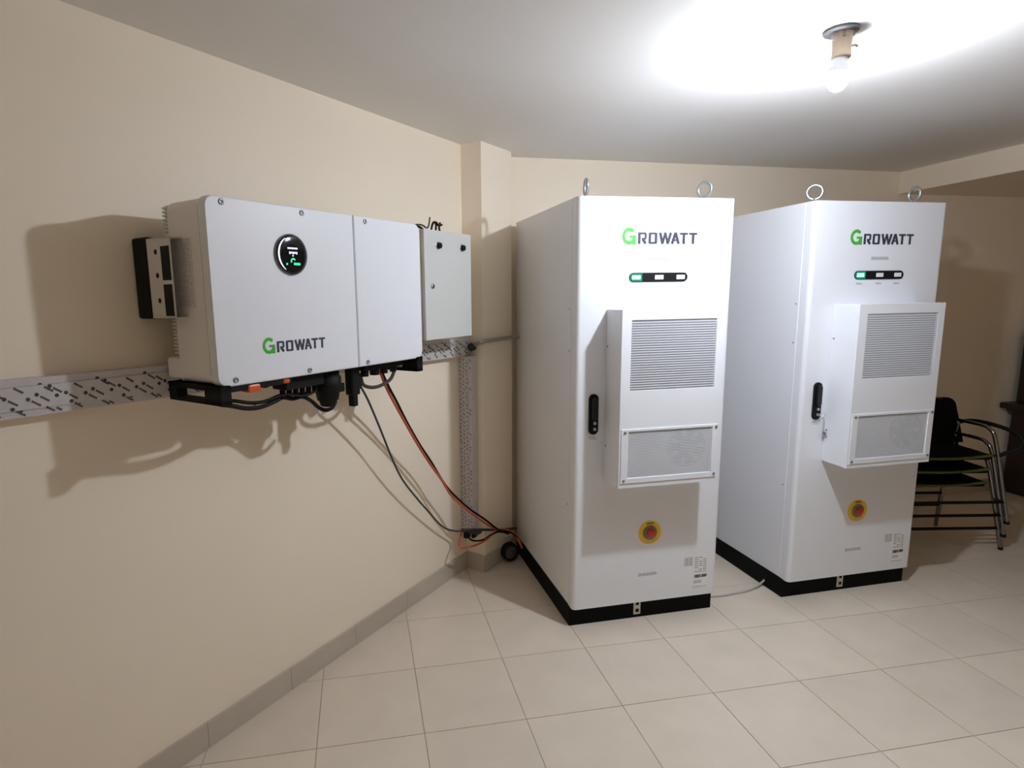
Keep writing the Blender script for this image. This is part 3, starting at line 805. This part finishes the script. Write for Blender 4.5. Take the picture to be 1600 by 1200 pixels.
cable('signal_cable', 'short grey cable looping below the right half of the inverter', [(-0.148, 2.362, 1.340), (-0.14, 2.372, 1.296), (-0.116, 2.399, 1.278), (-0.084, 2.437, 1.273), (-0.049, 2.477, 1.283), (-0.025, 2.506, 1.300), (-0.010, 2.539, 1.335)], 0.0075, 'cable_grey')
cable('signal_cable', 'dark grey cable hanging from inverter to the clip below the upright duct', [(-0.169, 2.414, 1.350), (-0.157, 2.444, 1.286), (-0.129, 2.508, 1.206), (-0.095, 2.594, 1.088), (-0.071, 2.653, 1.0), (-0.04, 2.72, 0.889), (0.005, 2.804, 0.756), (0.074, 2.9, 0.624), (0.142, 2.995, 0.505), (0.197, 3.075, 0.409), (0.243, 3.129, 0.351), (0.302, 3.170, 0.316), (0.345, 3.172, 0.318)], 0.005, 'cable_grey')
cable('power_cable', 'orange cable running diagonally from the inverter down to the left cabinet', [(-0.077, 2.491, 1.345), (-0.054, 2.549, 1.261), (-0.021, 2.619, 1.174), (0.02, 2.698, 1.077), (0.079, 2.798, 0.942), (0.144, 2.889, 0.81), (0.212, 2.97, 0.687), (0.269, 3.021, 0.578), (0.36, 3.097, 0.465), (0.451, 3.188, 0.364), (0.537, 3.258, 0.281), (0.592, 3.307, 0.253), (0.649, 3.344, 0.227), (0.698, 3.37, 0.175), (0.727, 3.373, 0.112)], 0.0060, 'orange')
cable('power_cable', 'black cable twisted with the orange one from the inverter to the left cabinet', [(-0.072, 2.497, 1.345), (-0.043, 2.577, 1.257), (-0.007, 2.651, 1.168), (0.038, 2.734, 1.053), (0.099, 2.836, 0.915), (0.158, 2.922, 0.8), (0.228, 3.003, 0.657), (0.294, 3.066, 0.558), (0.381, 3.121, 0.459), (0.476, 3.201, 0.362), (0.562, 3.272, 0.269), (0.618, 3.322, 0.233), (0.671, 3.354, 0.200), (0.715, 3.375, 0.143), (0.736, 3.371, 0.105)], 0.0060, 'cable_black')
cable('power_cable', 'orange cable looping out below the upright duct', [(0.336, 3.192, 0.300), (0.325, 3.163, 0.271), (0.314, 3.135, 0.253), (0.323, 3.114, 0.242), (0.369, 3.138, 0.229), (0.434, 3.184, 0.224), (0.486, 3.229, 0.228), (0.54, 3.277, 0.242), (0.6, 3.332, 0.236), (0.665, 3.362, 0.205), (0.705, 3.362, 0.149), (0.723, 3.338, 0.109)], 0.0055, 'orange')
cable('power_cable', 'black cable looping out below the upright duct', [(0.37, 3.232, 0.290), (0.374, 3.206, 0.265), (0.396, 3.2, 0.243), (0.435, 3.215, 0.23), (0.475, 3.232, 0.230), (0.522, 3.264, 0.243), (0.575, 3.300, 0.242), (0.641, 3.341, 0.208)], 0.0055, 'cable_black')
# flexible ribbed conduits on the column
def ribbed(name, label, pts, r, m):
    p = smooth_path(pts, 8); o = Vector(p[0]); n = 0
    mb = MB(o); mb.tube(p, r * 0.86, 10)
    L = 0.0
    for i in range(len(p) - 1):
        L += (p[i + 1] - p[i]).length
        if L > 0.010:
            L = 0; t = (p[i + 1] - p[i]).normalized(); mb.cyl(p[i] - t * 0.003, p[i] + t * 0.003, r, 10)
    ob = mb.build(name, M[m]); ob.location = o
    return tag(ob, label, 'conduit')
ribbed('flexible_conduit', 'upper flexible metal conduit crossing the column to the left cabinet', [(0.426, 3.319, 1.357), (0.450, 3.292, 1.370), (0.474, 3.262, 1.382), (0.500, 3.268, 1.388), (0.556, 3.332, 1.388), (0.622, 3.413, 1.388), (0.697, 3.492, 1.389), (0.738, 3.503, 1.392)], 0.012, 'conduit')
ribbed('flexible_conduit', 'lower grey conduit from the duct clip along the column foot', [(0.345, 3.150, 0.330), (0.394, 3.165, 0.321), (0.475, 3.215, 0.295), (0.550, 3.313, 0.250), (0.645, 3.422, 0.204), (0.715, 3.483, 0.180)], 0.008, 'cable_grey')
# clip on the duct's lower end
cl = thing('duct_clip', 'black clip at the lower end of the upright duct', 'clip', W(2.79, 0.06, 0.245), WTH - math.pi / 2)
mb = MB(); mb.bbox(-0.058, 0.058, -0.036, 0.020, 0.000, 0.020, 0.003, 1); mb.build('clip_body', M['cable_grey'], cl)
mb = MB(); mb.bbox(-0.034, -0.006, -0.046, -0.006, -0.030, 0.004, 0.003, 1); mb.bbox(0.018, 0.040, -0.042, -0.006, -0.018, 0.004, 0.003, 1); mb.build('clip_jaw', M['black_plastic'], cl)
# cable coil between column and cabinet
co = thing('cable_coil', 'dark coil of ribbed cable standing at the back foot of the left cabinet', 'cable', (0.660, 3.408, 0.0), 0.36)
mb = MB()
for k in range(4): mb.torus((0, (k - 1.5) * 0.0115, 0.0605 + 0.002 * (k % 2)), 0.048 + 0.002 * (k % 2), 0.0066, (0, 1, 0), seg=26, rs=6)
mb.build('coil_turns', M['cable_black'], co)
mb = MB(); mb.lathe([(0.043, -0.012), (0.043, 0.014), (0.036, 0.016), (0.001, 0.017)], (0, 0, 0.061), 24, 'y'); mb.build('coil_core', M['coil_core'], co)
# pale cable on the floor between the cabinets
wc = smooth_path([(1.597, 2.83, 0.0065), (1.662, 2.814, 0.0062), (1.73, 2.815, 0.0062), (1.808, 2.829, 0.0062), (1.88, 2.843, 0.0062), (1.944, 2.867, 0.010), (2.010, 2.893, 0.030), (2.026, 2.905, 0.044)], 6)
mb = MB(wc[0]); mb.tube(wc, 0.0058, 8); ob = mb.build('floor_cable', M['cable_pale']); ob.location = wc[0]
tag(ob, 'thin pale grey cable on the floor between the two cabinets', 'cable')
# wires on top of the grey box
aw = thing('antenna_wires', 'tangle of thin dark wires on top of the grey distribution box', 'wires', W(2.30, 0.10, 1.948), WTH)
inv_m = Matrix.Translation(W(2.30, 0.10, 1.948)) @ Matrix.Rotation(WTH, 4, 'Z'); inv_m.invert()
mb = MB(); mb.tube(smooth_path([inv_m @ W(s, o, z) for s, o, z in ((2.235, 0.12, 1.952), (2.25, 0.12, 1.975), (2.30, 0.12, 1.978), (2.335, 0.12, 1.968), (2.352, 0.12, 1.982), (2.362, 0.12, 2.020))], 5), 0.004, 6); mb.build('wire', M['cable_grey'], aw)
mb = MB(); mb.tube(smooth_path([inv_m @ W(s, o, z) for s, o, z in ((2.235, 0.10, 1.952), (2.26, 0.10, 1.966), (2.30, 0.10, 1.972), (2.345, 0.10, 1.955))], 5), 0.006, 6); mb.build('wire', M['cable_black'], aw)
for k, (a, b, c_) in enumerate((((2.395, 1.951), (2.405, 1.985), (2.418, 2.004)), ((2.418, 1.951), (2.425, 1.990), (2.412, 2.006)), ((2.445, 1.951), (2.437, 1.980), (2.446, 2.002)), ((2.40, 2.0), (2.42, 1.985), (2.447, 1.992)))):
    mb = MB(); mb.tube(smooth_path([inv_m @ W(s, 0.10 + 0.01 * k, z) for s, z in (a, b, c_)], 4), 0.0055, 6); mb.build('wire_gland', M['cable_black'], aw)

# ------------------------------------------------------------------ ceiling lamp
lamp = thing('ceiling_lamp', 'bare glowing bulb in a beige holder on the ceiling', 'lamp', ROSE)
mb = MB(); mb.lathe([(0.052, 0.0), (0.052, -0.006), (0.048, -0.010), (0.002, -0.011)], (0, 0, 0), 28); mb.build('ceiling_rose', M['rose'], lamp)
mb = MB(); mb.lathe([(0.030, -0.004), (0.032, -0.012), (0.029, -0.030), (0.027, -0.060), (0.028, -0.078), (0.029, -0.082), (0.027, -0.086), (0.010, -0.087)], (0.006, 0, 0), 24); hold = mb.build('lamp_holder', M['holder'], lamp)
mb = MB(); mb.bbox(-0.014, -0.004, -0.031, -0.024, -0.030, -0.010, 0.002, 1); mb.bbox(0.020, 0.030, -0.026, -0.018, -0.026, -0.010, 0.002, 1); mb.build('holder_notch', M['estop_grey'], hold)
mb = MB(); mb.tube(smooth_path([(0.030, -0.01, -0.052), (0.042, -0.012, -0.048), (0.052, -0.012, -0.053)], 4), 0.004, 6); mb.build('loose_wire', M['holder'], lamp)
mb = MB(); mb.tube(smooth_path([(-0.030, -0.01, -0.010), (-0.036, -0.010, -0.024), (-0.034, -0.010, -0.036)], 4), 0.0022, 6); mb.build('loose_wire', M['strap'], lamp)
mb = MB(); mb.lathe([(0.022, -0.082), (0.024, -0.098), (0.031, -0.116), (0.0362, -0.130), (0.0362, -0.134), (0.004, -0.1345)], (0.002, 0, 0), 24); mb.build('bulb_neck', M['bulb_base'], lamp)
mb = MB(); prof = []
for k in range(12):
    a = math.radians(18 + 72 * k / 11); prof.append((max(0.0380 * math.cos(a), 0.0005), -0.120 - 0.066 * math.sin(a)))
mb.lathe(prof, (0, 0, 0), 24); gl = mb.build('bulb_globe', M['bulb'], lamp); gl['label'] = 'glowing white globe'

# ------------------------------------------------------------------ stacked chairs
def make_chair(loc, label, rz=0.0):
    root = thing('stacking_chair', label, 'chair', loc, rz, 'stacked black chairs')
    # local: x to the viewer's right, -y towards the viewer
    mb = MB(); mb.bbox(-0.245, 0.235, -0.02, 0.33, 0.405, 0.440, 0.014, 3); mb.build('seat', M['mesh_black'], root)
    mb = MB(); mb.tube(smooth_path([(-0.245, -0.012, 0.420), (-0.12, -0.026, 0.419), (0.0, -0.030, 0.420), (0.12, -0.026, 0.426), (0.240, -0.012, 0.432)], 5), 0.0085, 8); mb.build('seat_trim', M['olive'], root)
    # reclined back
    mb = MB()
    pl = rrect(-0.270, 0.270, 0.0, 0.30, 0.050, 6, (0, 0, 1, 1))
    pl = [(a * (1.03 - 0.30 * b), b) for a, b in pl]
    mb.prism(pl, lambda a, b, t: (a, 0.255 + b * 0.26 + t, 0.450 + b * 0.96), 0.018, 0.0); mb.build('backrest', M['mesh_black'], root)
    mb = MB(); mb.tube(smooth_path([(-0.17, 0.334, 0.737), (0.0, 0.334, 0.740), (0.165, 0.334, 0.737)], 4), 0.005, 6); mb.build('back_trim', M['olive'], root)
    for sg in (-1, 1):
        mb = MB(); mb.tube(smooth_path([(sg * 0.352, -0.045, 0.0), (sg * 0.302, -0.03, 0.25), (sg * 0.268, -0.02, 0.42), (sg * 0.245, 0.0, 0.555), (sg * 0.240, 0.03, 0.590), (sg * 0.236, 0.08, 0.605), (sg * 0.234, 0.26, 0.60)], 6), 0.0115, 8); leg = mb.build('leg', M['chrome'], root)
        mb = MB(); mb.cyl((sg * 0.352, -0.045, 0.0), (sg * 0.349, -0.0445, 0.016), 0.0135, 10); mb.build('leg_cap', M['black_plastic'], leg)
        mb = MB(); mb.tube(smooth_path([(sg * 0.262, 0.36, 0.0), (sg * 0.250, 0.335, 0.2), (sg * 0.240, 0.30, 0.42), (sg * 0.234, 0.26, 0.60)], 5), 0.0115, 8); leg = mb.build('leg', M['chrome'], root)
    mb = MB(); mb.tube([(-0.322, -0.036, 0.14), (0.322, -0.036, 0.14)], 0.010, 8); mb.build('cross_bar', M['black_plastic'], root)
    mb = MB(); mb.tube([(-0.245, 0.335, 0.16), (0.245, 0.335, 0.16)], 0.010, 8); mb.build('cross_bar', M['black_plastic'], root)
    return root
CHX, CHY = 3.412, 3.205
ch1 = make_chair((CHX, CHY, 0), 'black chair at the bottom of the stack behind the right cabinet', -0.12)
ch2 = copy_tree(ch1); ch2.location = (CHX - 0.003, CHY - 0.012, 0.090); ch2['label'] = 'black chair in the middle of the stack behind the right cabinet'
ch3 = copy_tree(ch1); ch3.location = (CHX - 0.006, CHY - 0.024, 0.180); ch3['label'] = 'black chair on top of the stack, with a curved black armrest'
for sg in (1,):
    mb = MB(); mb.tube(smooth_path([(sg * 0.268, 0.27, 0.590), (sg * 0.288, 0.18, 0.608), (sg * 0.315, 0.05, 0.602), (sg * 0.335, -0.04, 0.580), (sg * 0.342, -0.08, 0.550), (sg * 0.330, -0.085, 0.500), (sg * 0.262, -0.01, 0.425)], 6), 0.013, 8); mb.build('armrest', M['black_plastic'], ch3)
mb = MB(); mb.tube(smooth_path([(0.225, 0.285, 0.580), (0.25, 0.28, 0.582), (0.268, 0.27, 0.585)], 4), 0.012, 8); mb.build('armrest_bar', M['black_plastic'], ch3)

# ------------------------------------------------------------------ dark wooden cupboard at the far right
cup = thing('wooden_cupboard', 'dark brown wooden cupboard at the right edge against the back wall', 'cupboard', (5.43, back_y(5.43) - 0.345, 0), AB)
mb = MB(); mb.bbox(-0.53, 0.50, 0.0, 0.30, 0.0, 0.690, 0.006, 1); mb.build('body', M['wood'], cup)
mb = MB(); mb.bbox(-0.62, 0.58, -0.05, 0.33, 0.690, 0.735, 0.008, 2); mb.bbox(-0.58, 0.54, -0.03, 0.31, 0.665, 0.692, 0.006, 1); mb.build('top', M['wood'], cup)
mb = MB(); mb.bbox(-0.50, 0.48, 0.06, 0.30, 0.735, 1.30, 0.006, 1); mb.build('hutch', M['wood'], cup)
for k in range(2):
    mb = MB(); mb.bbox(-0.50 + k * 0.50, -0.02 + k * 0.50, -0.018, 0.0, 0.05, 0.65, 0.004, 1); dr = mb.build('door', M['wood'], cup)
    mb = MB(); mb.lathe([(0.008, 0.017), (0.006, 0.030), (0.012, 0.038), (0.001, 0.042)], (-0.06 + k * 0.12, 0, 0.40), 12, 'y'); mb.build('knob', M['conduit'], dr)
